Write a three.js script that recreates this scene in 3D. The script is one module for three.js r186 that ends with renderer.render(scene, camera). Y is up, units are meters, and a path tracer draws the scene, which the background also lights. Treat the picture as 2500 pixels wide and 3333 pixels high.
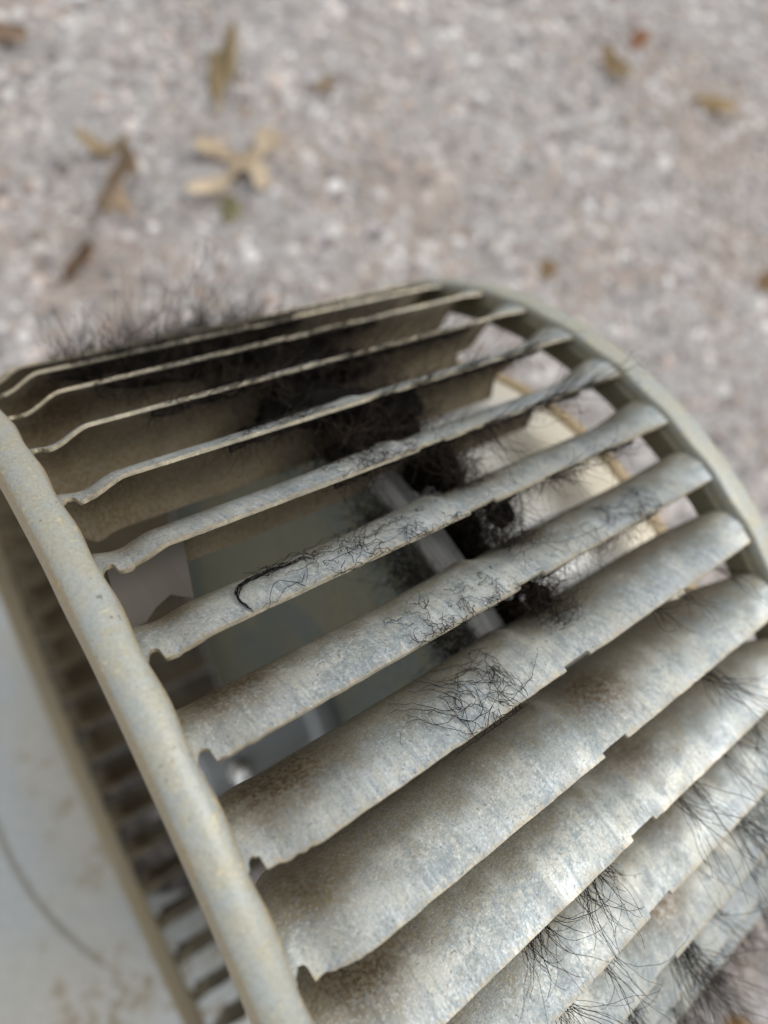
import * as THREE from 'three';
import { mergeGeometries } from 'three/addons/utils/BufferGeometryUtils.js';

// ---------------------------------------------------------------- camera, sky, sun, exposure
const R = 0.13;                                        // radius of the blower wheel in metres
const scene = new THREE.Scene();
const renderer = new THREE.WebGLRenderer({ antialias: true });
renderer.toneMapping = THREE.LinearToneMapping;
renderer.toneMappingExposure = 1.08;
renderer.shadowMap.enabled = true;
renderer.setSize(768, 1024);

// wheel frame -> world frame: the wheel's axis is tipped, its right end lower
const UPW = new THREE.Vector3(-0.3, 0.8, 0.5196).normalize();            // world up seen from the wheel
const EX = new THREE.Vector3(1, 0, 0).addScaledVector(UPW, -UPW.x).normalize();
const EZ = new THREE.Vector3().crossVectors(EX, UPW).normalize();
const toWorld = (v) => new THREE.Vector3(v.dot(EX), v.dot(UPW), v.dot(EZ));
const CENTRE = new THREE.Vector3(0, 1.18 * R, 0);
const WQ = new THREE.Quaternion().setFromRotationMatrix(new THREE.Matrix4().makeBasis(
  toWorld(new THREE.Vector3(1, 0, 0)), toWorld(new THREE.Vector3(0, 1, 0)), toWorld(new THREE.Vector3(0, 0, 1))));

const camera = new THREE.PerspectiveCamera(73.0, 768 / 1024, 0.005, 200);
camera.position.copy(toWorld(new THREE.Vector3(-0.6438, 1.5869, 0.8721))).multiplyScalar(R).add(CENTRE);
camera.quaternion.setFromRotationMatrix(new THREE.Matrix4().makeBasis(
  toWorld(new THREE.Vector3(0.786574, 0.097385, 0.609769)),
  toWorld(new THREE.Vector3(0.333573, 0.763992, -0.552309)),
  toWorld(new THREE.Vector3(-0.519645, 0.637834, 0.568451))));
camera.focus = 0.91 * R;
camera.userData.fStop = 7.0;
scene.add(camera);

const SUN = new THREE.Vector3(0.80, 0.60, 0.06).normalize();
{ // hazy white sky, a little brighter round the veiled sun
  const w = 256, h = 128, d = new Float32Array(w * h * 4), v = new THREE.Vector3();
  for (let j = 0; j < h; j++) for (let i = 0; i < w; i++) {
    const el = ((j + 0.5) / h - 0.5) * Math.PI, az = ((i + 0.5) / w - 0.5) * 2 * Math.PI;
    v.set(Math.cos(el) * Math.cos(az), Math.sin(el), Math.cos(el) * Math.sin(az));
    const c = Math.max(0, v.dot(SUN)), up = Math.max(0, v.y);
    let L = 0.60 + 0.22 * up + 0.45 * Math.pow(c, 3) + 0.9 * Math.pow(c, 10);
    if (v.y < 0) L = 0.3;
    const o = (j * w + i) * 4;
    d[o] = L * 0.98; d[o + 1] = L; d[o + 2] = L * 1.025; d[o + 3] = 1;
  }
  const t = new THREE.DataTexture(d, w, h, THREE.RGBAFormat, THREE.FloatType);
  t.mapping = THREE.EquirectangularReflectionMapping; t.magFilter = THREE.LinearFilter; t.minFilter = THREE.LinearFilter; t.needsUpdate = true;
  scene.background = t; scene.environment = t;
}
const sun = new THREE.DirectionalLight(0xfffcf8, 1.45);
sun.position.copy(SUN).multiplyScalar(3);
sun.castShadow = true; sun.shadow.radius = 22; sun.shadow.mapSize.set(2048, 2048);
Object.assign(sun.shadow.camera, { left: -0.6, right: 0.6, top: 0.6, bottom: -0.6, near: 0.5, far: 6 });
scene.add(sun);

// ---------------------------------------------------------------- helpers
function rng(seed) { let s = seed >>> 0; return () => { s = (s + 0x6D2B79F5) >>> 0; let t = s; t = Math.imul(t ^ (t >>> 15), t | 1); t ^= t + Math.imul(t ^ (t >>> 7), t | 61); return ((t ^ (t >>> 14)) >>> 0) / 4294967296; }; }
function hash(x, y, s) { let h = Math.imul(x, 374761393) + Math.imul(y, 668265263) + Math.imul(s, 2147483647 ^ 0x5bd1e995); h = Math.imul(h ^ (h >>> 13), 1274126177); return ((h ^ (h >>> 16)) >>> 0) / 4294967296; }
function vnoise(x, y, s = 0, px = 0) { // value noise; px > 0 makes it periodic in x
  let xi = Math.floor(x), yi = Math.floor(y); const fx = x - xi, fy = y - yi;
  const u = fx * fx * (3 - 2 * fx), v = fy * fy * (3 - 2 * fy);
  let x1 = xi + 1; if (px) { xi = ((xi % px) + px) % px; x1 = ((x1 % px) + px) % px; }
  const a = hash(xi, yi, s), b = hash(x1, yi, s), c = hash(xi, yi + 1, s), d = hash(x1, yi + 1, s);
  return a + (b - a) * u + (c - a) * v + (a - b - c + d) * u * v;
}
function fbm(x, y, o = 4, s = 0, px = 0) { let a = 0.5, t = 0, n = 0; for (let i = 0; i < o; i++) { t += a * vnoise(x, y, s + i * 17, px); n += a; a *= 0.5; x *= 2; y *= 2; px *= 2; } return t / n; }
const clamp = (x, a = 0, b = 1) => Math.min(b, Math.max(a, x));
const sstep = (a, b, x) => { const t = clamp((x - a) / (b - a)); return t * t * (3 - 2 * t); };
const mix3 = (a, b, t) => [a[0] + (b[0] - a[0]) * t, a[1] + (b[1] - a[1]) * t, a[2] + (b[2] - a[2]) * t];
function tex(w, h, fn, srgb, wrap) {
  const d = new Uint8Array(w * h * 4);
  for (let j = 0; j < h; j++) for (let i = 0; i < w; i++) {
    const c = fn((i + 0.5) / w, (j + 0.5) / h), o = (j * w + i) * 4;
    d[o] = clamp(c[0], 0, 255); d[o + 1] = clamp(c[1], 0, 255); d[o + 2] = clamp(c[2], 0, 255); d[o + 3] = 255;
  }
  const t = new THREE.DataTexture(d, w, h); t.magFilter = THREE.LinearFilter; t.minFilter = THREE.LinearMipmapLinearFilter; t.generateMipmaps = true;
  if (srgb) t.colorSpace = THREE.SRGBColorSpace;
  if (wrap) t.wrapS = t.wrapT = THREE.RepeatWrapping;
  t.needsUpdate = true; return t;
}
const used = {};
function numbered(n) { if (!(n in used)) { used[n] = 0; return n; } used[n]++; return n + '_' + String(used[n]).padStart(3, '0'); }
function shade(m) { m.castShadow = m.receiveShadow = true; return m; }
function mesh(name, geo, mat, parent) { const m = shade(new THREE.Mesh(geo, mat)); m.name = parent ? name : numbered(name); (parent || scene).add(m); return m; }
function tag(o, label, category, group) { o.userData.label = label; o.userData.category = category; if (group) o.userData.group = group; return o; }
function kind(o, k) { o.userData.kind = k; return o; }
class Geo { // collects triangles with uv and colour
  constructor() { this.p = []; this.u = []; this.c = []; this.i = []; }
  v(x, y, z, u = 0, v = 0, c = [1, 1, 1]) { this.p.push(x, y, z); this.u.push(u, v); this.c.push(c[0], c[1], c[2]); return this.p.length / 3 - 1; }
  quad(a, b, c, d) { this.i.push(a, b, c, a, c, d); }
  tri(a, b, c) { this.i.push(a, b, c); }
  build(flat) {
    let g = new THREE.BufferGeometry();
    g.setAttribute('position', new THREE.Float32BufferAttribute(this.p, 3));
    g.setAttribute('uv', new THREE.Float32BufferAttribute(this.u, 2));
    g.setAttribute('color', new THREE.Float32BufferAttribute(this.c, 3));
    g.setIndex(this.i); if (flat) g = g.toNonIndexed();
    g.computeVertexNormals(); return g;
  }
}
// strands: thin three-sided tubes along polylines
function strand(G, pts, r0, r1, col) {
  const n = pts.length; let prev = null; const t = new THREE.Vector3(), a = new THREE.Vector3(), b = new THREE.Vector3();
  for (let i = 0; i < n; i++) {
    t.subVectors(pts[Math.min(i + 1, n - 1)], pts[Math.max(i - 1, 0)]).normalize();
    a.set(0.37, 0.81, -0.46); a.addScaledVector(t, -a.dot(t)).normalize(); b.crossVectors(t, a);
    const r = r0 + (r1 - r0) * i / (n - 1), ring = [];
    for (let k = 0; k < 3; k++) { const w = k * 2.0944, c = Math.cos(w) * r, s = Math.sin(w) * r; ring.push(G.v(pts[i].x + a.x * c + b.x * s, pts[i].y + a.y * c + b.y * s, pts[i].z + a.z * c + b.z * s, 0, 0, col)); }
    if (prev) for (let k = 0; k < 3; k++) { const k2 = (k + 1) % 3; G.quad(prev[k], prev[k2], ring[k2], ring[k]); }
    prev = ring;
  }
}
// a wandering hair: starts at p, heads along dir, bends at random, sags
function hair(G, rand, p, dir, len, o = {}) {
  const { curl = 0.5, r = 0.0005 * R, n = 9, col = [0.02, 0.018, 0.017], pull = null, bend = 0 } = o;
  const d = dir.clone().normalize(), q = p.clone(), pts = [q.clone()], ax = new THREE.Vector3(rand() - 0.5, rand() - 0.5, rand() - 0.5).normalize();
  for (let i = 1; i < n; i++) {
    d.x += (rand() - 0.5) * curl; d.y += (rand() - 0.5) * curl; d.z += (rand() - 0.5) * curl;
    if (bend) d.applyAxisAngle(ax, bend);
    if (pull) d.addScaledVector(pull, 0.12);
    d.normalize(); q.addScaledVector(d, len / (n - 1)); pts.push(q.clone());
  }
  strand(G, pts, r, r * 0.55, col); return pts;
}

// ---------------------------------------------------------------- the setting: concrete
const groundMat = new THREE.MeshStandardMaterial({ roughness: 0.95, color: 0xffffff,
  map: tex(1024, 1024, (u, v) => {
    const f = fbm(u * 8, v * 8, 4, 3, 8), g = fbm(u * 120, v * 120, 3, 9, 120), h = fbm(u * 40 + 7, v * 40, 3, 21, 40);
    let c = mix3([136, 131, 129], [176, 172, 169], clamp(0.25 + 0.5 * g + 0.5 * (h - 0.5)));
    c = mix3(c, [150, 134, 122], 0.6 * sstep(0.52, 0.72, f));
    return c.map((x) => x + (g - 0.5) * 40);
  }, true, true),
  bumpMap: tex(512, 512, (u, v) => { const g = 255 * fbm(u * 70, v * 70, 3, 5, 70); return [g, g, g]; }, false, true), bumpScale: 0.0012 });
{
  const g = new THREE.PlaneGeometry(60, 60, 1, 1); g.rotateX(-Math.PI / 2);
  const uv = g.attributes.uv; for (let i = 0; i < uv.count; i++) uv.setXY(i, uv.getX(i) * 60 / 0.45, uv.getY(i) * 60 / 0.45);
  kind(mesh('ground', g, groundMat), 'structure');
}
{ // aggregate stones showing in the worn concrete
  const r = rng(11), geos = [];
  for (let v = 0; v < 5; v++) {
    const g = new THREE.IcosahedronGeometry(1, 2), p = g.attributes.position;
    for (let i = 0; i < p.count; i++) { const x = p.getX(i), y = p.getY(i), z = p.getZ(i), s = 0.8 + 0.42 * fbm(x * 1.3 + v * 9 + 20, y * 1.3 + z * 1.7 + 20, 2, v); p.setXYZ(i, x * s, y * s * 0.36, z * s * 0.85); }
    g.computeVertexNormals(); geos.push(g);
  }
  const mat = new THREE.MeshStandardMaterial({ roughness: 0.85 });
  const pal = [[178, 172, 168], [188, 184, 181], [166, 160, 157], [158, 150, 147], [172, 162, 157], [198, 195, 192], [140, 134, 132], [168, 154, 146], [182, 176, 172], [164, 160, 160], [160, 142, 130], [128, 120, 118]];
  const M = new THREE.Matrix4(), q = new THREE.Quaternion(), c = new THREE.Color();
  for (let v = 0; v < 5; v++) {
    const n = 5200, im = new THREE.InstancedMesh(geos[v], mat, n);
    for (let i = 0; i < n; i++) {
      const x = (-1.2 + r() * 6.6) * R, z = (-5.2 + r() * 8.2) * R, s = 0.0018 + 0.0040 * Math.pow(r(), 2.2);
      q.setFromEuler(new THREE.Euler((r() - 0.5) * 0.5, r() * 6.28, (r() - 0.5) * 0.5));
      M.compose(new THREE.Vector3(x, -s * 0.10, z), q, new THREE.Vector3(s, s, s)); im.setMatrixAt(i, M);
      const pf = fbm(x * 14 + 40, z * 14 + 40, 4, 61), pg = fbm(x * 45 + 9, z * 45 + 9, 3, 67), k = mix3(mix3(pal[Math.floor(r() * pal.length)], [168, 163, 160], 0.1), [152, 136, 124], 0.4 * sstep(0.56, 0.7, pf)), b = (0.78 + r() * 0.36) * (0.86 + 0.30 * pg);
      c.setRGB(k[0] / 255 * b, k[1] / 255 * b, k[2] / 255 * b, THREE.SRGBColorSpace); im.setColorAt(i, c);
    }
    im.name = numbered('aggregate_stones'); im.castShadow = im.receiveShadow = true; im.userData.kind = 'stuff'; scene.add(im);
    tag(im, 'small grey and pinkish stones set in the rough concrete ground', 'gravel', 'stones in the concrete');
  }
}

// ---------------------------------------------------------------- metal materials
function bladeTex(seed) {
  const w = 2048, h = 512;
  const col = tex(w, h, (u, v) => {
    const x = u - 0.5;                                    // in wheel radii; v 0 = inner edge, 1 = outer edge
    const j1 = (hash(seed, 1, 3) - 0.5), j2 = (hash(seed, 2, 3) - 0.5), big = fbm(u * 9, v * 2.2, 4, seed), mid = fbm(u * 42, v * 9, 3, seed + 5), fine = vnoise(u * 700, v * 130, seed + 9), fine2 = vnoise(u * 330, v * 62, seed + 13);
    const streak = fbm(u * 160, v * 5, 3, seed + 23);
    let c = mix3([164, 169, 170], [174, 174, 165], sstep(0.3, 0.7, big * 0.4 + mid * 0.6));
    c = mix3(c, [126, 136, 140], 0.6 * sstep(0.5, 0.68, 0.55 * fbm(u * 22, v * 5, 3, seed + 31) + 0.45 * fbm(u * 190, v * 40, 3, seed + 37)) * sstep(0.2, 0.5, v));
    c = mix3(c, [132, 140, 143], 0.45 * sstep(0.54, 0.72, fbm(u * 210, v * 7, 3, seed + 51)) * sstep(0.15, 0.4, v));
    c = mix3(c, [200, 204, 206], 0.5 * sstep(0.55, 0.8, streak) * sstep(0.55, 0.95, v));
    // speckled brown dust towards the inner edge
    const dust = sstep(0.90, 0.42, v + (mid - 0.5) * 0.5) * 0.62;
    const spot = (0.85 + j1 * 0.5) * Math.exp(-(((x + 0.43 + j2 * 0.03) / (0.06 + 0.03 * j1)) ** 2) - (((v - 0.5) / 0.24) ** 2)) * 1.1 + (1 + j2) * Math.exp(-(((x - 0.10 - j1 * 0.05) / 0.055) ** 2) - (((v - 0.55) / 0.25) ** 2)) * 0.8 + Math.exp(-(((x - 0.33) / 0.12) ** 2) - (((v - 0.45) / 0.2) ** 2)) * 0.4;
    c = mix3(c, [112, 122, 127], 0.5 * sstep(0.42, 0.62, fbm(u * 13, v * 3, 4, seed + 81)) * Math.exp(-(((v - 0.68) / 0.16) ** 2)) * (0.6 + 0.8 * fine2));
    c = mix3(c, [128, 118, 94], clamp((dust + 0.14 * sstep(-0.30, -0.44, x)) * (0.45 + 1.1 * fine2)));
    c = mix3(c, [84, 70, 52], clamp(spot * (0.38 + 0.75 * sstep(0.3, 0.75, 0.5 * fine + 0.5 * vnoise(u * 260, v * 48, seed + 61)))));
    if (v > 0.45) c = mix3(c, [216, 220, 223], 0.34 * sstep(0.62, 0.9, vnoise(u * 420, v * 70, seed + 67)) * sstep(0.45, 0.8, v) * sstep(0.35, 0.6, fbm(u * 14, v * 3, 3, seed + 71)));
    const g = (fine - 0.5) * 26 + (fine2 - 0.5) * 14;
    c = [c[0] + g, c[1] + g, c[2] + g * 0.9];
    if (fine > 0.93 && v > 0.3) c = mix3(c, [206, 200, 176], 0.5);
    if (fine2 < 0.07) c = mix3(c, [96, 88, 74], 0.55);
    c = mix3(c, [170, 146, 110], 0.4 * sstep(0.965, 0.998, v + (fine2 - 0.5) * 0.05));
    return c;
  }, true);
  const rough = tex(1024, 256, (u, v) => { const k = fbm(u * 30, v * 7, 4, seed + 2); const r = 255 * clamp(0.52 + 0.4 * (k - 0.4) + 0.3 * sstep(0.7, 0.1, v)); return [r, r, 150]; });
  return { col, rough };
}
const grain = tex(1024, 512, (u, v) => { const k = 255 * clamp(0.7 * vnoise(u * 500, v * 90, 4) + 0.3 * vnoise(u * 240, v * 44, 8)); return [k, k, k]; });
const bladeMats = [0, 1, 2].map((i) => { const t = bladeTex(40 + i * 97); return new THREE.MeshStandardMaterial({ map: t.col, roughnessMap: t.rough, roughness: 1, metalness: 0.4, bumpMap: grain, bumpScale: 0.00004, vertexColors: true }); });
const ringTex = tex(2048, 256, (u, v) => {
  const big = fbm(u * 16, v * 3, 4, 71, 16), mid = fbm(u * 70, v * 10, 3, 75, 70), fine = vnoise(u * 620, v * 80, 79, 620), f2 = vnoise(u * 300, v * 40, 83, 300);
  let c = mix3([154, 157, 152], [160, 157, 142], sstep(0.25, 0.75, big * 0.35 + mid * 0.65));
  c = mix3(c, [162, 150, 120], 0.35 * sstep(0.62, 0.8, fbm(u * 150, v * 16, 3, 77, 150)));
  if (f2 > 0.9) c = mix3(c, [196, 184, 146], 0.5);
  if (f2 < 0.05) c = mix3(c, [96, 90, 78], 0.6);
  const g = (fine - 0.5) * 15; return [c[0] + g, c[1] + g, c[2] + g];
}, true, true);
const ringBump = tex(1024, 128, (u, v) => { const k = 255 * vnoise(u * 450, v * 55, 91, 450); return [k, k, k]; }, false, true);
const ringMat = new THREE.MeshStandardMaterial({ map: ringTex, roughness: 0.54, metalness: 0.25, bumpMap: ringBump, bumpScale: 0.00004, vertexColors: true });

// ---------------------------------------------------------------- blower wheel
const NB = 47, PITCH = 2 * Math.PI / NB, TH0 = -0.3;
const wheel = new THREE.Group(); wheel.name = numbered('blower_wheel');
const BASE = UPW.clone().multiplyScalar(-1.145 * R), OFF = BASE.clone().negate();
wheel.quaternion.copy(WQ); wheel.position.copy(toWorld(BASE)).add(CENTRE);
tag(wheel, 'dusty galvanised squirrel-cage blower wheel with curved slats, clogged with black hair', 'blower wheel');
scene.add(wheel);

// slat profile in the (radial, tangential) plane, s = 0 inner edge, 1 outer edge
const P0 = [0.838 * Math.cos(0.078), -0.838 * Math.sin(0.078)], P2 = [1, 0];
const SAG = 0.040, P1 = [(P0[0] + P2[0]) / 2 + 0.34 * 2 * SAG, (P0[1] + P2[1]) / 2 - 0.94 * 2 * SAG];
function prof(s) {
  const a = (1 - s) * (1 - s), b = 2 * s * (1 - s), c = s * s;
  const y = a * P0[0] + b * P1[0] + c * P2[0], z = a * P0[1] + b * P1[1] + c * P2[1];
  let ty = 2 * (1 - s) * (P1[0] - P0[0]) + 2 * s * (P2[0] - P1[0]), tz = 2 * (1 - s) * (P1[1] - P0[1]) + 2 * s * (P2[1] - P1[1]);
  const l = Math.hypot(ty, tz); ty /= l; tz /= l;
  return { y, z, ny: tz * -1, nz: ty * -1, ty, tz };      // normal below is fixed to point outward / backward
}
function outNormal(f) { // (ty,tz) rotated so that it faces away from the wheel's inside
  return [-f.tz, f.ty].map((q, i) => q) && (-f.tz * 0.34 + f.ty * -0.94 > 0 ? [-f.tz, f.ty] : [f.tz, -f.ty]);
}
const XR = 0.52;
function sOut(x) {
  if (x < -0.4805) return 0.93 - 0.05 * Math.sin(Math.PI * clamp((-0.4805 - x) / 0.02)) + 0.04 * clamp((-0.4805 - x) / 0.02);
  if (x > 0.001 && x < 0.056) return 0.972;
  if (x > 0.5235) return 0.86;
  return 1;
}
function sIn(x) {
  if (x < -0.44) return 0.08 * sstep(-0.44, -0.49, x);
  if (x > 0.405) return 0.26;
  return 0;
}
const sink = (x) => -0.024 * sstep(-0.412, -0.478, x) - 0.004 * sstep(0.45, 0.52, x); // the slat ends are drawn in towards the rings
function bladeGeo(seed) {
  const r = rng(seed), xs = [];
  const add = (a, b, n) => { for (let i = 0; i <= n; i++) xs.push(a + (b - a) * i / n); };
  add(-0.5015, -0.4812, 9); add(-0.4800, -0.4100, 10); add(-0.405, -0.03, 32); add(-0.028, 0.0005, 6); add(0.0015, 0.0555, 6); add(0.0565, 0.404, 28); add(0.406, 0.522, 9); add(0.524, 0.530, 1);
  const NS = 10, T = 0.0030, G = new Geo();
  const wob = (x) => (fbm(x * 60 + seed, 3.3, 3, seed) - 0.5) * 0.010 + (x < -0.43 ? (vnoise(x * 320 + seed, 1.7, seed) - 0.5) * 0.025 : 0);
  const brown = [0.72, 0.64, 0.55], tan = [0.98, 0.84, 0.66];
  const top = [], bot = [], e0 = [], e1 = [];
  const edgeTop = [], edgeBot = [], inTop = [], inBot = [];
  for (const x of xs) {
    const s0 = sIn(x), s1 = sOut(x) + wob(x), dy = sink(x), A = [], B = [];
    const ridge = 0.003 * (1 - sstep(-0.004, 0.003, x)) * sstep(-0.2, -0.05, x) + 0.0035 * Math.exp(-(((x + 0.018) / 0.011) ** 2)) - 0.002 * Math.exp(-(((x - 0.03) / 0.02) ** 2));
    for (let j = 0; j <= NS; j++) {
      const s = s0 + (s1 - s0) * j / NS, f = prof(s), lift = (1 - s) * (0.10 * sstep(0.43, 0.522, x) + 0.045 * sstep(-0.445, -0.50, x)), n = outNormal(f), h = T + ridge * Math.sin(Math.PI * clamp(s)) * 1.2;
      const hb = -T + ridge * Math.sin(Math.PI * clamp(s)) * 1.2;
      A.push(G.v(x * R, (f.y + dy + lift + n[0] * h) * R, (f.z + n[1] * h) * R, x + 0.5, clamp(s, 0.003, 0.997)));
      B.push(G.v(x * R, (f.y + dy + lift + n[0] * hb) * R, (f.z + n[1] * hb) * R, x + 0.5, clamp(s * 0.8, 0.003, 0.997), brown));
    }
    top.push(A); bot.push(B);
    const cp = (i, c) => { const o = i * 3, uo = i * 2; return G.v(G.p[o], G.p[o + 1], G.p[o + 2], G.u[uo], G.u[uo + 1], c); };
    const tc = tan.map((q) => q * (0.8 + 0.4 * vnoise(x * 150, 2, seed)));
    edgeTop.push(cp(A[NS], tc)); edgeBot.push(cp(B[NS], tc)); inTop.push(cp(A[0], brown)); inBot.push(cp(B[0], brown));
  }
  for (let i = 0; i + 1 < xs.length; i++) {
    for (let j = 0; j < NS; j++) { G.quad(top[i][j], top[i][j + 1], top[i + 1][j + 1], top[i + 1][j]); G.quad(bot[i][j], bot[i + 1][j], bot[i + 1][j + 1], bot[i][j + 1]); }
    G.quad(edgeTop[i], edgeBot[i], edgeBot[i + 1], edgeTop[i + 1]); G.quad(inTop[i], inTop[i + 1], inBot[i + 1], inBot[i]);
  }
  return G.build();
}
const bladeGeos = [1, 2, 3, 4, 5].map((s) => bladeGeo(s * 13 + 1));
const blades = [];
for (let k = 0; k < NB; k++) {
  const b = mesh('blade', bladeGeos[(k * 3 + 1) % 5], bladeMats[k % 3], wheel);
  b.name = k ? 'blade_' + String(k).padStart(3, '0') : 'blade';
  b.position.copy(OFF); b.rotation.x = TH0 + k * PITCH; blades.push(b);
}
// point on slat k: x along the axle, s across, h off the outward face (all in wheel radii)
function onBlade(k, x, s, h = 0) {
  const f = prof(s), n = outNormal(f), y = f.y + n[0] * h, z = f.z + n[1] * h, t = TH0 + k * PITCH, c = Math.cos(t), q = Math.sin(t);
  return new THREE.Vector3(x * R, (y * c - z * q) * R, (y * q + z * c) * R);
}
function faceDir(k, s, along, across, out) { // direction on slat k: along the axle, across to the outer edge, off the face
  const f = prof(s), n = outNormal(f), t = TH0 + k * PITCH, c = Math.cos(t), q = Math.sin(t);
  const y = f.ty * across + n[0] * out, z = f.tz * across + n[1] * out;
  return new THREE.Vector3(along, y * c - z * q, y * q + z * c).normalize();
}
// rolled end rings: the strip is folded round the slat ends
function ringGeo(prof2, bulge, leg) {
  const G = new Geo(), n = NB * 8, m = prof2.length; let L = 0; const acc = [0];
  for (let j = 1; j <= m; j++) { const a = prof2[j - 1], b = prof2[j % m]; L += Math.hypot(a[0] - b[0], a[1] - b[1]); acc.push(L); }
  for (let i = 0; i <= n; i++) {
    const th = i / n * 2 * Math.PI, wv = Math.cos(NB * (th - TH0) + 0.9);
    for (let j = 0; j <= m; j++) {
      const q = prof2[j % m], rr = q[1] + (vnoise(i * 0.13, j * 0.2, 5) - 0.5) * 0.0016, x = q[0] + bulge * wv * q[2] + (vnoise(i * 0.21, j * 0.3, 8) - 0.5) * 0.0012;
      G.v(x * R, rr * Math.cos(th) * R, rr * Math.sin(th) * R, i / n * 4, acc[j] / L, q[1] < 0.992 ? leg : [1, 1, 1]);
    }
  }
  for (let i = 0; i < n; i++) for (let j = 0; j < m; j++) { const a = i * (m + 1) + j, b = a + m + 1; G.quad(a, a + 1, b + 1, b); }
  return G.build();
}
const bead = (sgn, x0, x1, rt, rb, rnd = 0.92) => { // closed cross-section: rounded crown, flat legs; third entry = how far the crimp moves it
  const p = [], c = (x0 + x1) / 2, hw = Math.abs(x1 - x0) / 2, cr = hw * rnd;
  const A = []; for (let i = 0; i <= 14; i++) { const t = Math.PI * i / 14; A.push([c - sgn * hw * Math.cos(t), rt - cr + cr * Math.pow(Math.sin(t), 0.8), i < 4 ? 1 - i / 4 : 0]); }
  p.push([c - sgn * hw, rb, 0.6]); p.push(...A); p.push([c + sgn * hw, rb, 0]); p.push([c + sgn * (hw - 0.006), rb - 0.004, 0]); p.push([c - sgn * (hw - 0.006), rb - 0.004, 0.5]);
  return p;
};
const ringL = mesh('end_ring', ringGeo(bead(-1, -0.499, -0.5535, 1.000, 0.950), -0.0025, [1.0, 0.84, 0.66]), ringMat, wheel); ringL.position.copy(OFF);
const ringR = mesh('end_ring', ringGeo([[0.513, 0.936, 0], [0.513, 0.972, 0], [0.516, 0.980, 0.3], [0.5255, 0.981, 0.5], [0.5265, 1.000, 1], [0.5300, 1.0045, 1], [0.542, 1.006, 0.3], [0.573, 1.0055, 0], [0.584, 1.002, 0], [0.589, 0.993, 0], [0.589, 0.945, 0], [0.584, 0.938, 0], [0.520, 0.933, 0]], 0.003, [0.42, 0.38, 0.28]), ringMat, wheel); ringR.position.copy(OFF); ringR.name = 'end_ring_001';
// hub disc with a folded rim
function lathe(pts, seg = 128) { const g = new THREE.LatheGeometry(pts.map((q) => new THREE.Vector2(q[1] * R, q[0] * R)), seg); g.rotateZ(-Math.PI / 2); return g; }
const leafTex0 = tex(512, 512, (u, v) => { const f = fbm(u * 60, v * 60, 4, 150, 60); const k = 170 + 110 * (f - 0.2); return [k, k, k * 1.01]; }, true, true);
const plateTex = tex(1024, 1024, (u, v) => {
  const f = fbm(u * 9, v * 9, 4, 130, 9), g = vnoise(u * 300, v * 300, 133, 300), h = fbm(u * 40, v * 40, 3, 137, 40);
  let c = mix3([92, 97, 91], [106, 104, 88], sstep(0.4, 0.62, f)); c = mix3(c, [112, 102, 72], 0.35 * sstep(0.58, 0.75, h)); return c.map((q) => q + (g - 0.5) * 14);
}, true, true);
const plateMat = new THREE.MeshStandardMaterial({ map: plateTex, roughness: 0.55, metalness: 0.2 });  // dirty greenish plate, with the shade on the disc face put into its colour
const rimMat = new THREE.MeshStandardMaterial({ color: 0xc4c2be, map: leafTex0, roughness: 0.6, metalness: 0.15 });
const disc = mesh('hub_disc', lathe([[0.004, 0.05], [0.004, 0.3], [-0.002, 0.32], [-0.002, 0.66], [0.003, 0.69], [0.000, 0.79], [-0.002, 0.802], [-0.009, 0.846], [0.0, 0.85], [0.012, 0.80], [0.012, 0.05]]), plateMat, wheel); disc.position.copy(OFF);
const rim = mesh('disc_rim', lathe([[-0.010, 0.842], [-0.0125, 0.848], [-0.011, 0.853], [0.002, 0.8625], [0.042, 0.865], [0.045, 0.861], [0.042, 0.856], [0.002, 0.852], [-0.010, 0.842]]), rimMat, disc);
const darkSteel = new THREE.MeshStandardMaterial({ color: 0x8e9192, roughness: 0.55, metalness: 0.5 });
const brightSteel = new THREE.MeshStandardMaterial({ color: 0xd8d8d6, roughness: 0.22, metalness: 0.9 });
const hub = mesh('hub', lathe([[0.044, 0], [0.044, 0.12], [-0.05, 0.115], [-0.06, 0.105], [-0.06, 0.085], [-0.075, 0.075], [-0.33, 0.075], [-0.34, 0.068], [-0.34, 0]], 48), darkSteel, wheel); hub.position.copy(OFF);
{ // set screw standing out of the hub
  const pts = [[0, 0], [0.026, 0], [0.026, 0.02]];
  for (let i = 0; i < 5; i++) pts.push([0.024, 0.026 + i * 0.010], [0.030, 0.031 + i * 0.010]);
  pts.push([0.026, 0.08], [0.014, 0.086], [0, 0.086]);
  const g = new THREE.LatheGeometry(pts.map((q) => new THREE.Vector2(q[0] * R, q[1] * R)), 20), m = mesh('set_screw', g, brightSteel, hub);
  const a = 0.95; m.rotation.x = a; m.position.set(-0.27 * R, 0.068 * Math.cos(a) * R, 0.068 * Math.sin(a) * R);
}
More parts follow.
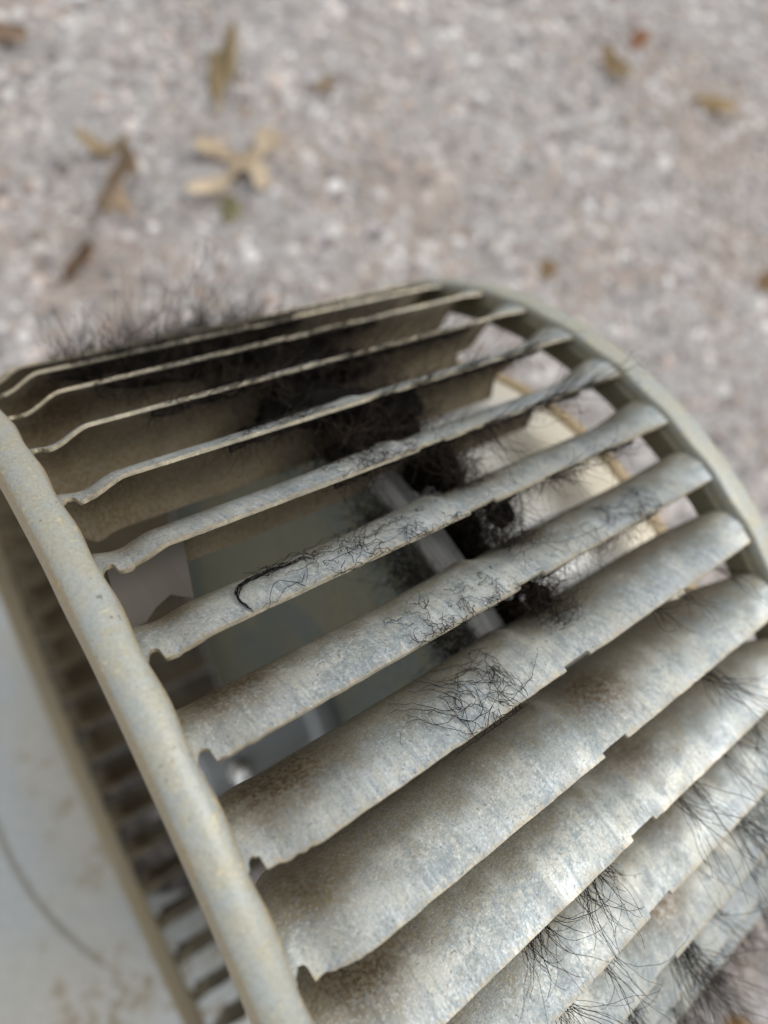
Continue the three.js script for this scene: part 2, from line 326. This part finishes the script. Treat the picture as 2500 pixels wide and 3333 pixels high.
// balance clip folded over the inner edge of one slat
{
  const G = new Geo(), k = 4, cs = [0.42, 0.37, 0.33], row = (x, s, h) => { const p = onBlade(k, x, s, h); return G.v(p.x, p.y, p.z, x + 0.5, s * 0.2 + 0.5, cs); };
  const xs = [-0.475, -0.44, -0.42, -0.395, -0.362], lo = [-0.26, -0.26, -0.2, -0.16, -0.24];
  for (const side of [-0.0085, -0.0045]) { const a = xs.map((x) => row(x, 0.25, side)), b = xs.map((x, i) => row(x, lo[i], side)); for (let i = 0; i < 4; i++) G.quad(a[i], a[i + 1], b[i + 1], b[i]); }
  const a = xs.map((x, i) => row(x, lo[i], -0.0085)), b = xs.map((x, i) => row(x, lo[i], -0.0045)); for (let i = 0; i < 4; i++) G.quad(a[i], a[i + 1], b[i + 1], b[i]);
  const m = mesh('balance_clip', G.build(true), new THREE.MeshStandardMaterial({ color: 0x68625a, roughness: 0.8 }), wheel); m.position.copy(OFF);
}

// ---------------------------------------------------------------- motor inside the wheel
const motor = new THREE.Group(); motor.name = numbered('electric_motor'); motor.quaternion.copy(WQ); motor.position.copy(CENTRE);
tag(motor, 'pale cream round motor casing with a tan rolled edge, seen through the slats', 'motor'); scene.add(motor);
const shellTex = tex(1024, 512, (u, v) => { const f = fbm(u * 14, v * 5, 4, 210, 14), g = vnoise(u * 300, v * 150, 213, 300); let c = mix3([232, 232, 229], [226, 223, 214], sstep(0.4, 0.65, f)); c = mix3(c, [214, 198, 164], 0.7 * sstep(0.74, 1.0, v + (f - 0.5) * 0.25)); return c.map((q) => q + (g - 0.5) * 8); }, true, true);
const shellMat = new THREE.MeshStandardMaterial({ map: shellTex, roughness: 0.45, metalness: 0.05 });
mesh('motor_shell', lathe([[0.09, 0.3], [0.09, 0.77], [0.10, 0.783], [0.35, 0.785], [0.560, 0.785]]), shellMat, motor);
mesh('end_cap', lathe([[0.560, 0.785], [0.566, 0.791], [0.585, 0.793], [0.602, 0.785], [0.610, 0.765], [0.610, 0.2], [0.63, 0.18], [0.63, 0]]), new THREE.MeshStandardMaterial({ color: 0xcdb487, roughness: 0.6, map: leafTex0 }), motor);
{ const g = new THREE.CylinderGeometry(0.06 * R, 0.06 * R, 0.5 * R, 32); g.rotateZ(Math.PI / 2); g.translate(-0.16 * R, 0, 0); mesh('motor_shaft', g, brightSteel, motor); }

// ---------------------------------------------------------------- sheet metal panel under the left end
{
  const t = tex(1024, 1024, (u, v) => {
    const f = fbm(u * 7, v * 7, 5, 310), g = vnoise(u * 420, v * 420, 313), s = fbm(u * 50, v * 50, 3, 317);
    let c = mix3([180, 183, 182], [186, 183, 174], sstep(0.4, 0.65, f)); c = mix3(c, [150, 136, 112], 0.45 * sstep(0.62, 0.74, s) * sstep(0.45, 0.6, f));
    const dv = v - 0.2895, l = Math.abs(u - 0.7615 - 1.75 * Math.pow(Math.max(dv, 0), 1.9) + (f - 0.5) * 0.004); c = mix3(c, [112, 104, 92], 0.55 * sstep(0.0045, 0.001, l) * sstep(-0.06, -0.02, dv) * sstep(0.16, 0.11, dv));
    c = mix3(c, [138, 122, 98], 0.6 * sstep(0.56, 0.7, fbm(u * 160, v * 160, 3, 331)) * sstep(0.40, 0.47, v + (f - 0.5) * 0.1) * sstep(0.70, 0.76, u)); return c.map((q) => q + (g - 0.5) * 16);
  }, true);
  const s = new THREE.Shape(), x0 = -3.4, x1 = -0.522, x2 = -0.28, z0 = -1.1, z1 = 2.6, c = 0.06;
  s.moveTo(x0 + c, z0); s.lineTo(x1 - c, z0); s.quadraticCurveTo(x1, z0, x1, z0 + c); s.lineTo(x1, 0.34); s.lineTo(x2, 0.46); s.lineTo(x2, z1 - c); s.quadraticCurveTo(x2, z1, x2 - c, z1); s.lineTo(x0 + c, z1); s.quadraticCurveTo(x0, z1, x0, z1 - c); s.lineTo(x0, z0 + c); s.quadraticCurveTo(x0, z0, x0 + c, z0);
  const g = new THREE.ExtrudeGeometry(s, { depth: 0.012, bevelEnabled: true, bevelSize: 0.004, bevelThickness: 0.004, bevelSegments: 2, curveSegments: 6 });
  const uv = g.attributes.uv, p = g.attributes.position; for (let i = 0; i < uv.count; i++) uv.setXY(i, (p.getX(i) + 3.4) / 3.4, (p.getY(i) + 1.1) / 3.7);
  g.rotateX(Math.PI / 2); g.translate(0, -1.04, 0);          // in the wheel's frame, turned about the axle so that it faces up
  const fl = new THREE.BoxGeometry(0.016, 1.5, 3.7); fl.translate(-3.39, -1.8, 0.75); const fl2 = new THREE.BoxGeometry(3.1, 0.3, 0.016); fl2.translate(-1.83, -1.2, -1.09);
  const gg = mergeGeometries([g.toNonIndexed ? (g.index ? g.toNonIndexed() : g) : g, fl.toNonIndexed(), fl2.toNonIndexed()]); gg.scale(R, R, R);
  const m = mesh('sheet_panel', gg, new THREE.MeshStandardMaterial({ map: t, roughness: 0.5, metalness: 0.25 }));
  m.quaternion.copy(WQ).multiply(new THREE.Quaternion().setFromAxisAngle(new THREE.Vector3(1, 0, 0), 0.5760)); m.position.copy(CENTRE);
  tag(m, 'flat pale grey sheet metal panel under the left end of the wheel', 'metal sheet');
}

// ---------------------------------------------------------------- hair and lint
const lintMat = new THREE.MeshPhysicalMaterial({ vertexColors: true, roughness: 1, specularIntensity: 0.25, side: THREE.DoubleSide });
const DARK = [0.008, 0.007, 0.0065], BROWN = [0.05, 0.037, 0.028], CORE = [0.004, 0.0035, 0.003];
function wheelThing(name, G, label, category, group, anchor) { // a thing hung on the wheel: origin at its own base point
  const g = G.build(); g.translate(-anchor.x, -anchor.y, -anchor.z); const m = mesh(name, g, lintMat);
  m.quaternion.copy(WQ); m.position.copy(toWorld(anchor)).add(CENTRE); tag(m, label, category, group); return m;
}
// felted lint along the front of the upper slats
const ORD = ['topmost', 'second', 'third', 'fourth', 'fifth', 'sixth', 'seventh', 'eighth', 'ninth', 'tenth', 'eleventh', 'twelfth'];
function lintBand(k, xa, xb, depth, seed, label) {
  const r = rng(seed), G = new Geo(), n = 90, m = 7; let prev = null;
  for (let i = 0; i <= n; i++) {
    const t = i / n, x = xa + (xb - xa) * t, env = Math.pow(Math.sin(Math.PI * clamp(t, 0.01, 0.99)), 0.6);
    const wdt = depth * env * (0.45 + 1.0 * fbm(x * 14, k, 3, seed)), row = [];
    for (let j = 0; j <= m; j++) {
      const q = j / m, s = 0.985 - q * wdt, lump = 0.004 + 0.022 * fbm(x * 50, q * 4 + k * 5, 3, seed + 3) * Math.sin(Math.PI * clamp(q, 0.04, 0.96));
      const p = onBlade(k, x + (r() - 0.5) * 0.004, s, -lump); row.push(G.v(p.x, p.y, p.z, 0, 0, mix3(CORE, BROWN, fbm(x * 40, q * 5, 2, seed + 7) * 0.5)));
    }
    if (prev) for (let j = 0; j < m; j++) G.quad(prev[j], row[j], row[j + 1], prev[j + 1]);
    prev = row;
  }
  const N = Math.floor(900 * (xb - xa));
  for (let i = 0; i < N; i++) {
    const t = r(), x = xa + (xb - xa) * t, s = 1.0 - r() * depth * 1.05;
    hair(G, r, onBlade(k, x, s, -0.008), faceDir(k, s, (r() - 0.5) * 2.2, (r() - 0.55) * 1.4, -r() * 0.8), R * (0.02 + 0.05 * r()), { curl: 1.1, n: 7, r: 0.0004 * R, col: r() < 0.4 ? BROWN : DARK });
  }
  return wheelThing('lint_band', G, label, 'lint', 'lint bands on the slats', onBlade(k, (xa + xb) / 2, 1, 0));
}
lintBand(0, -0.40, 0.12, 0.5, 501, 'black lint band matted along the front of the topmost visible slat');
lintBand(1, -0.36, 0.22, 0.42, 502, 'black lint band matted along the front of the second slat from the top');
lintBand(2, -0.32, 0.36, 0.28, 503, 'black lint band matted along the front of the third slat from the top');
lintBand(3, -0.26, 0.42, 0.22, 504, 'black lint band along the front of the fourth slat, thickest beside the disc rim');
lintBand(4, -0.16, 0.40, 0.2, 505, 'black lint band under the tan edge of the fifth slat from the top');
lintBand(5, 0.05, 0.42, 0.13, 506, 'thin fuzzy lint band along the right half of the sixth slat edge');
lintBand(6, 0.06, 0.34, 0.06, 507, 'thinnest lint band, on the right half of the seventh slat edge');

// clumps packed against the disc rim between the slats
function clump(k, x0, x1, seed, size, label) {
  const r = rng(seed), G = new Geo(), parts = 7;
  for (let b = 0; b < parts; b++) {
    const cx = x0 + (x1 - x0) * (0.12 + 0.76 * r()), s = -0.05 + 0.7 * r(), c = onBlade(k + 0.12 + 0.72 * r(), cx, s, -0.01);
    const sc = [(x1 - x0) * 0.26, 0.026 * size, 0.026 * size], o = b * 31 + seed, nu = 22, nv = 14, id = [];
    for (let jv = 0; jv <= nv; jv++) for (let iu = 0; iu <= nu; iu++) {
      const ph = Math.PI * jv / nv, th = 2 * Math.PI * iu / nu, x = Math.cos(ph), y = Math.sin(ph) * Math.cos(th), z = Math.sin(ph) * Math.sin(th), f = 0.4 + 1.1 * fbm(x * 2.6 + o, y * 2.6 + z * 2.1 + o, 4, seed);
      id.push(G.v(c.x + x * f * sc[0] * R, c.y + y * f * sc[1] * R, c.z + z * f * sc[2] * R, 0, 0, CORE));
    }
    for (let jv = 0; jv < nv; jv++) for (let iu = 0; iu < nu; iu++) { const q = jv * (nu + 1) + iu; G.quad(id[q], id[q + 1], id[q + nu + 2], id[q + nu + 1]); }
  }
  for (let i = 0; i < 2000; i++) {
    const left = x0 > 0 && i % 4 === 0, cx = left ? -0.06 + 0.05 * r() : x0 + (x1 - x0) * (Math.pow(r(), 1.25) * 1.05), s = left ? -0.25 + 0.35 * r() : -0.12 + 0.95 * r(), c = onBlade(k + 0.1 + 0.8 * r(), cx, s, -0.01);
    hair(G, r, c, faceDir(k, 0.5, (r() - (left ? 0.8 : 0.25)) * 1.4, (r() - 0.5) * 2, (r() - 0.5) * 2), R * (0.02 + 0.05 * r() * r() + (r() < 0.04 ? 0.06 : 0)), { curl: 1.0, n: 8, r: 0.0005 * R, col: r() < 0.45 ? BROWN : DARK });
  }
  return wheelThing('lint_clump', G, label, 'lint', 'lint clumps beside the disc rim', onBlade(k + 0.5, (x0 + x1) / 2, 0.2, 0));
}
clump(1, -0.16, 0.14, 601, 1.3, 'wide black lint clump filling the gap below the second slat from the top');
clump(2, -0.12, 0.14, 602, 1.3, 'wide black lint clump filling the gap below the third slat from the top');
clump(3, -0.08, 0.12, 603, 1.2, 'black lint clump over the upper end of the pale disc rim, below the fourth slat');
clump(4, 0.042, 0.112, 604, 1.0, 'black lint clump right of the disc rim, below the fifth slat');
clump(5, 0.042, 0.112, 605, 1.0, 'frayed black lint clump right of the disc rim, below the sixth slat');
clump(6, 0.042, 0.108, 606, 0.9, 'small black lint clump at the lower end of the disc rim, below the seventh slat');

// loose hair: fringes hanging from slat edges, tangles lying on slats
function fringe(name, list, seed, label, category, anchorK) {
  const r = rng(seed), G = new Geo();
  for (const f of list) {
    const [k, xa, xb, n, len, along, out] = f, opt = f[7] || {};
    const tufts = []; const nt = Math.max(1, Math.round(n / 13)); for (let i = 0; i < nt; i++) tufts.push([xa + (xb - xa) * r(), r()]);
    for (let i = 0; i < n; i++) {
      const tf = tufts[Math.floor(r() * nt)], x = opt.even ? xa + (xb - xa) * r() : tf[0] + (r() - 0.5) * 0.03;
      const d = faceDir(k, 1, along + (r() - 0.5) * 0.8 + (tf[1] - 0.5) * 0.7, 0.75 + 0.5 * r(), out + (r() - 0.5) * 0.5);
      hair(G, r, onBlade(k, x, 0.99, 0), d, R * len * (0.25 + 0.9 * Math.pow(r(), 1.5)), { curl: opt.curl ?? 0.42, n: opt.n ?? 9, r: R * (opt.r ?? 0.0005) * (0.7 + 0.6 * r()), col: r() < 0.3 ? BROWN : DARK, bend: (r() - 0.5) * (opt.bend ?? 0.25) });
    }
  }
  const m = wheelThing(name, G, label, category, undefined, onBlade(anchorK, (list[0][1] + list[0][2]) / 2, 1, 0)); return kind(m, 'stuff');
}
fringe('hair_fringe', [
  [7, 0.06, 0.34, 26, 0.09, 0.1, 0.2, { curl: 0.8 }], [7, 0.30, 0.46, 10, 0.12, 0.4, 0.3],
  [8, 0.10, 0.46, 30, 0.18, 0.35, 0.12, { curl: 0.45 }], [9, 0.10, 0.48, 80, 0.18, 0.35, 0.12, { curl: 0.45 }], [9, -0.24, -0.03, 90, 0.10, 0.0, 0.12, { curl: 0.7 }],
  [10, 0.05, 0.48, 130, 0.20, 0.35, 0.14], [10, -0.36, -0.05, 90, 0.13, 0.15, 0.12, { curl: 0.6 }], [11, 0.03, 0.48, 150, 0.21, 0.3, 0.16], [11, -0.38, -0.05, 90, 0.13, 0.15, 0.14, { curl: 0.55 }],
  [12, -0.10, 0.48, 170, 0.20, 0.3, 0.18], [13, -0.10, 0.48, 190, 0.18, 0.3, 0.2, { even: 1 }], [14, -0.1, 0.48, 190, 0.16, 0.3, 0.25, { even: 1 }], [15, -0.1, 0.48, 190, 0.16, 0.3, 0.3, { even: 1 }],
], 701, 'fine black hair fringe hanging from the closely overlapping slats at lower right', 'hair', 10);
fringe('hair_fringe', [
  [0, -0.36, 0.10, 420, 0.07, 0.0, 0.2, { even: 1, curl: 0.7, r: 0.0004 }], [-1, -0.36, 0.10, 420, 0.10, 0.0, 0.3, { even: 1, curl: 0.5, r: 0.0005 }], [-1, -0.34, 0.0, 60, 0.2, -0.1, 0.3, { curl: 0.25, r: 0.0005 }], [0, -0.20, -0.185, 26, 0.22, -0.1, 0.2, { curl: 0.12, bend: 0.05, r: 0.0004 }], [0, -0.28, -0.265, 18, 0.2, -0.1, 0.2, { curl: 0.12, bend: 0.05, r: 0.0004 }],
  [1, -0.36, 0.25, 220, 0.09, 0.1, 0.1, { even: 1, curl: 0.8 }], [2, -0.3, 0.36, 200, 0.10, 0.1, 0.2, { even: 1, curl: 0.7 }],
], 702, 'wispy black hair fringe standing up along the back edge of the wheel', 'hair', 0);
fringe('hair_fringe', [
  [3, 0.02, 0.40, 130, 0.11, 0.25, 0.5, { curl: 0.5 }], [4, 0.15, 0.42, 110, 0.12, 0.3, 0.6, { curl: 0.5 }], [5, 0.10, 0.36, 70, 0.09, 0.3, 0.5, { curl: 0.6 }], [4, 0.06, 0.2, 50, 0.12, 0.3, -0.5, { curl: 0.6 }],
], 703, 'short wavy black hair fringe on the right ends of the fourth, fifth and sixth slats', 'hair', 4);
// tangles that lie on the slat faces
function tangle(list, seed, label, k0) {
  const r = rng(seed), G = new Geo();
  for (const [k, xa, xb, s0, n, len] of list) for (let i = 0; i < n; i++) {
    const x = xa + (xb - xa) * r(); let s = clamp(s0 + (r() - 0.5) * 0.5, 0.2, 1), xx = x, al = (r() - 0.5) * 2, ac = (r() - 0.5) * 1.6; const pts = [], tw = (r() - 0.5) * 0.9, L = len * (0.4 + r());
    for (let j = 0; j < 12; j++) { pts.push(onBlade(k, xx, clamp(s, 0.05, 1.03), 0.0045 + 0.006 * r())); const q = Math.hypot(al, ac) + 0.01; xx += al / q * L / 12; s += ac / q * L / 12 / 0.18; const a = al; al += tw * ac * 0.35 + (r() - 0.5) * 0.9; ac += -tw * a * 0.35 + (r() - 0.5) * 0.9; }
    strand(G, pts, 0.00055 * R, 0.0003 * R, r() < 0.25 ? BROWN : DARK);
  }
  return wheelThing('hair_tangle', G, label, 'hair', 'hair tangles lying on the slats', onBlade(k0, list[0][1], 0.7, 0));
}
tangle([[3, -0.22, -0.08, 0.85, 46, 0.10]], 801, 'crinkled black hair tangle on the fourth slat from the top', 3);
tangle([[5, -0.27, -0.14, 0.75, 22, 0.10], [5, -0.33, -0.28, 0.9, 6, 0.09]], 802, 'sparse black hair tangle in the middle of the sixth slat', 5);
tangle([[7, -0.20, -0.08, 0.82, 60, 0.09]], 803, 'black hair tangle at the edge of the eighth slat, above its shadow', 7);
tangle([[6, 0.14, 0.28, 0.7, 12, 0.14], [6, 0.27, 0.36, 0.95, 30, 0.06]], 804, 'looping loose hair tangle on the right half of the seventh slat', 6);
tangle([[4, -0.14, 0.0, 0.95, 50, 0.06], [5, -0.25, 0.0, 0.98, 60, 0.035], [6, -0.2, 0.0, 0.99, 70, 0.03]], 805, 'short black bristly hair along the tan edges in the centre', 5);

{ // one long curl on the sixth slat
  const r = rng(811), G = new Geo(), path = new THREE.CatmullRomCurve3([[-0.370, 0.99], [-0.374, 0.9], [-0.366, 0.78], [-0.345, 0.7], [-0.315, 0.69], [-0.285, 0.72], [-0.262, 0.71], [-0.252, 0.8]].map((q) => new THREE.Vector3(q[0], q[1], 0))).getPoints(20).map((q) => [q.x, q.y]);
  for (let i = 0; i < 9; i++) strand(G, path.slice(i % 4, 21 - (i % 3) * 2).map((q) => onBlade(5, q[0] + (r() - 0.5) * 0.003, q[1] + (r() - 0.5) * 0.02 + (i - 4) * 0.006, 0.0045 + 0.003 * r())), 0.0007 * R, 0.0004 * R, DARK);
  wheelThing('hair_tangle', G, 'single long curl of dark hair near the left end of the sixth slat', 'hair', 'hair tangles lying on the slats', onBlade(5, -0.33, 0.6, 0));
}

// ---------------------------------------------------------------- leaves and bits on the concrete
const leafTex = tex(256, 256, (u, v) => { const f = fbm(u * 9, v * 9, 4, 900), g = vnoise(u * 90, v * 90, 903); return mix3([205, 190, 168], [255, 246, 228], f).map((q) => q + (g - 0.5) * 22); }, true);
function leafMat(hex) { return new THREE.MeshStandardMaterial({ color: hex, map: leafTex, roughness: 0.9, side: THREE.DoubleSide }); }
function leaf(name, outline, hex, at, lift, curl, label, cat) { // outline in wheel radii on the ground (x, z), thick blade, curled
  const s = new THREE.Shape(new THREE.CatmullRomCurve3(outline.map((q) => new THREE.Vector3(q[0], q[1], 0)), true, 'centripetal').getPoints(outline.length * 4).slice(0, -1).map((q) => new THREE.Vector2(q.x, q.y)));
  const g = new THREE.ExtrudeGeometry(s, { depth: 0.006, bevelEnabled: false, curveSegments: 4 }), p = g.attributes.position;
  for (let i = 0; i < p.count; i++) { const x = p.getX(i), y = p.getY(i), z = p.getZ(i), b = curl * (x * x * 1.6 + y * y) + 0.04 * curl * Math.sin(x * 21 + y * 13); p.setXYZ(i, x, z + b + lift, y); }
  g.scale(R, R, R); g.computeVertexNormals();
  const m = mesh(name, g, leafMat(hex)); m.position.set(at[0] * R, 0, at[1] * R); tag(m, label, cat); return m;
}
leaf('oak_leaf', [[-0.15, -0.158], [-0.069, -0.172], [-0.008, -0.143], [0.026, -0.08], [0.069, -0.036], [0.141, -0.053], [0.17, -0.115], [0.223, -0.118], [0.274, -0.049], [0.251, -0.013], [0.184, -0.009], [0.133, 0.016], [0.131, 0.102], [0.086, 0.17], [0.037, 0.166], [0.044, 0.084], [0.007, 0.042], [-0.036, 0.054], [-0.106, 0.098], [-0.201, 0.118], [-0.28, 0.13], [-0.305, 0.107], [-0.221, 0.055], [-0.121, 0.023], [-0.046, 0.008], [-0.023, -0.041], [-0.071, -0.087], [-0.14, -0.098]], 0xc4bbb0, [0.847, -2.448], 0.03, 0.5, 'pale tan oak leaf with four long lobes on the concrete', 'leaf');
leaf('dry_leaf', [[-0.026, -0.094], [0.065, -0.1], [0.1, -0.13], [0.141, -0.046], [0.125, 0.018], [0.08, 0.014], [0.034, 0.038], [0.019, 0.128], [0.01, 0.205], [-0.05, 0.236], [-0.137, 0.308], [-0.19, 0.3], [-0.128, 0.232], [-0.069, 0.175], [-0.109, 0.106], [-0.109, 0.025], [-0.055, -0.05]], 0x98897b, [0.26, -2.542], 0.03, 1.6, 'curled brown dry leaf left of the pale oak leaf', 'leaf');
leaf('dry_leaf', [[-0.066, -0.26], [-0.006, -0.253], [0.065, -0.199], [0.162, -0.178], [0.15, -0.14], [0.08, -0.15], [0.014, -0.162], [-0.031, -0.192]], 0xa89c88, [0.26, -2.542], 0.04, 0.8, 'thin yellowish brown leaf scrap just above the curled brown leaf', 'leaf');
leaf('dry_leaf', [[0.142, -0.225], [0.182, -0.212], [0.132, -0.091], [0.06, 0.021], [0.004, 0.046], [-0.048, 0.117], [-0.117, 0.24], [-0.178, 0.305], [-0.111, 0.184], [-0.075, 0.093], [-0.073, 0.005], [-0.02, -0.111], [0.033, -0.2], [0.072, -0.172]], 0xa0957c, [0.983, -2.915], 0.03, 0.9, 'ochre pointed leaf with a dark stem near the top edge', 'leaf');
leaf('dry_leaf', [[-0.08, 0], [-0.039, -0.048], [0.017, -0.052], [0.069, -0.044], [0.117, -0.025], [0.07, 0.034], [0, 0.045], [-0.056, 0.048], [-0.098, 0.044]], 0x7a6350, [-0.071, -2.213], 0.03, 1.4, 'small dark brown leaf nearest the back left of the wheel', 'leaf');
leaf('dry_leaf', [[-0.10, -0.10], [-0.02, -0.12], [0.03, -0.02], [0.09, 0.05], [0.02, 0.12], [-0.03, 0.05], [-0.09, 0.02]], 0x94847a, [0.13, -3.52], 0.03, 0.9, 'reddish brown leaf cut by the top left corner', 'leaf');
leaf('leaf_scrap', [[-0.05, -0.04], [0.04, -0.05], [0.06, 0.03], [-0.02, 0.06]], 0xb08468, [3.39, -2.43], 0.02, 1, 'small orange leaf scrap at the upper right', 'leaf scrap');
leaf('leaf_scrap', [[0.02, -0.13], [0.06, -0.1], [0.03, 0.02], [0.06, 0.14], [-0.03, 0.13], [-0.04, 0.0]], 0xaa9a80, [3.15, -2.35], 0.02, 1, 'thin tan leaf scrap left of the orange one', 'leaf scrap');
leaf('leaf_scrap', [[-0.08, -0.1], [-0.02, -0.09], [0.09, 0.07], [0.05, 0.1], [-0.04, 0.02]], 0xb3a488, [3.62, -1.87], 0.02, 1, 'pale straw-coloured leaf scrap near the right edge', 'leaf scrap');
leaf('leaf_scrap', [[-0.03, -0.05], [0.03, -0.06], [0.04, 0.04], [-0.02, 0.05]], 0xac9a80, [2.08, -1.33], 0.02, 1, 'tiny tan leaf scrap above the right end ring', 'leaf scrap');
leaf('leaf_scrap', [[-0.03, -0.05], [0.05, -0.04], [0.04, 0.06], [-0.04, 0.04]], 0xa49078, [3.25, -0.78], 0.02, 1, 'brown leaf scrap at the right edge beside the wheel', 'leaf scrap');
leaf('leaf_scrap', [[-0.03, -0.1], [0.04, -0.06], [0.04, 0.08], [-0.03, 0.1]], 0x989a80, [0.71, -2.25], 0.02, 1, 'green leaf scrap under the tip of the pale oak leaf', 'leaf scrap');
leaf('leaf_scrap', [[-0.08, -0.01], [-0.02, -0.05], [0.06, -0.03], [0.02, 0.01], [0.05, 0.05], [-0.04, 0.04]], 0xa89c92, [1.5, -2.75], 0.02, 0.6, 'faded brown leaf scrap right of the ochre leaf', 'leaf scrap');
leaf('leaf_scrap', [[-0.06, -0.03], [0.02, -0.05], [0.06, 0.01], [0.0, 0.05], [-0.05, 0.03]], 0xb59a6c, [1.02, 2.1], 0.02, 0.8, 'ochre leaf scrap on the concrete at the bottom right corner', 'leaf scrap');

renderer.render(scene, camera);
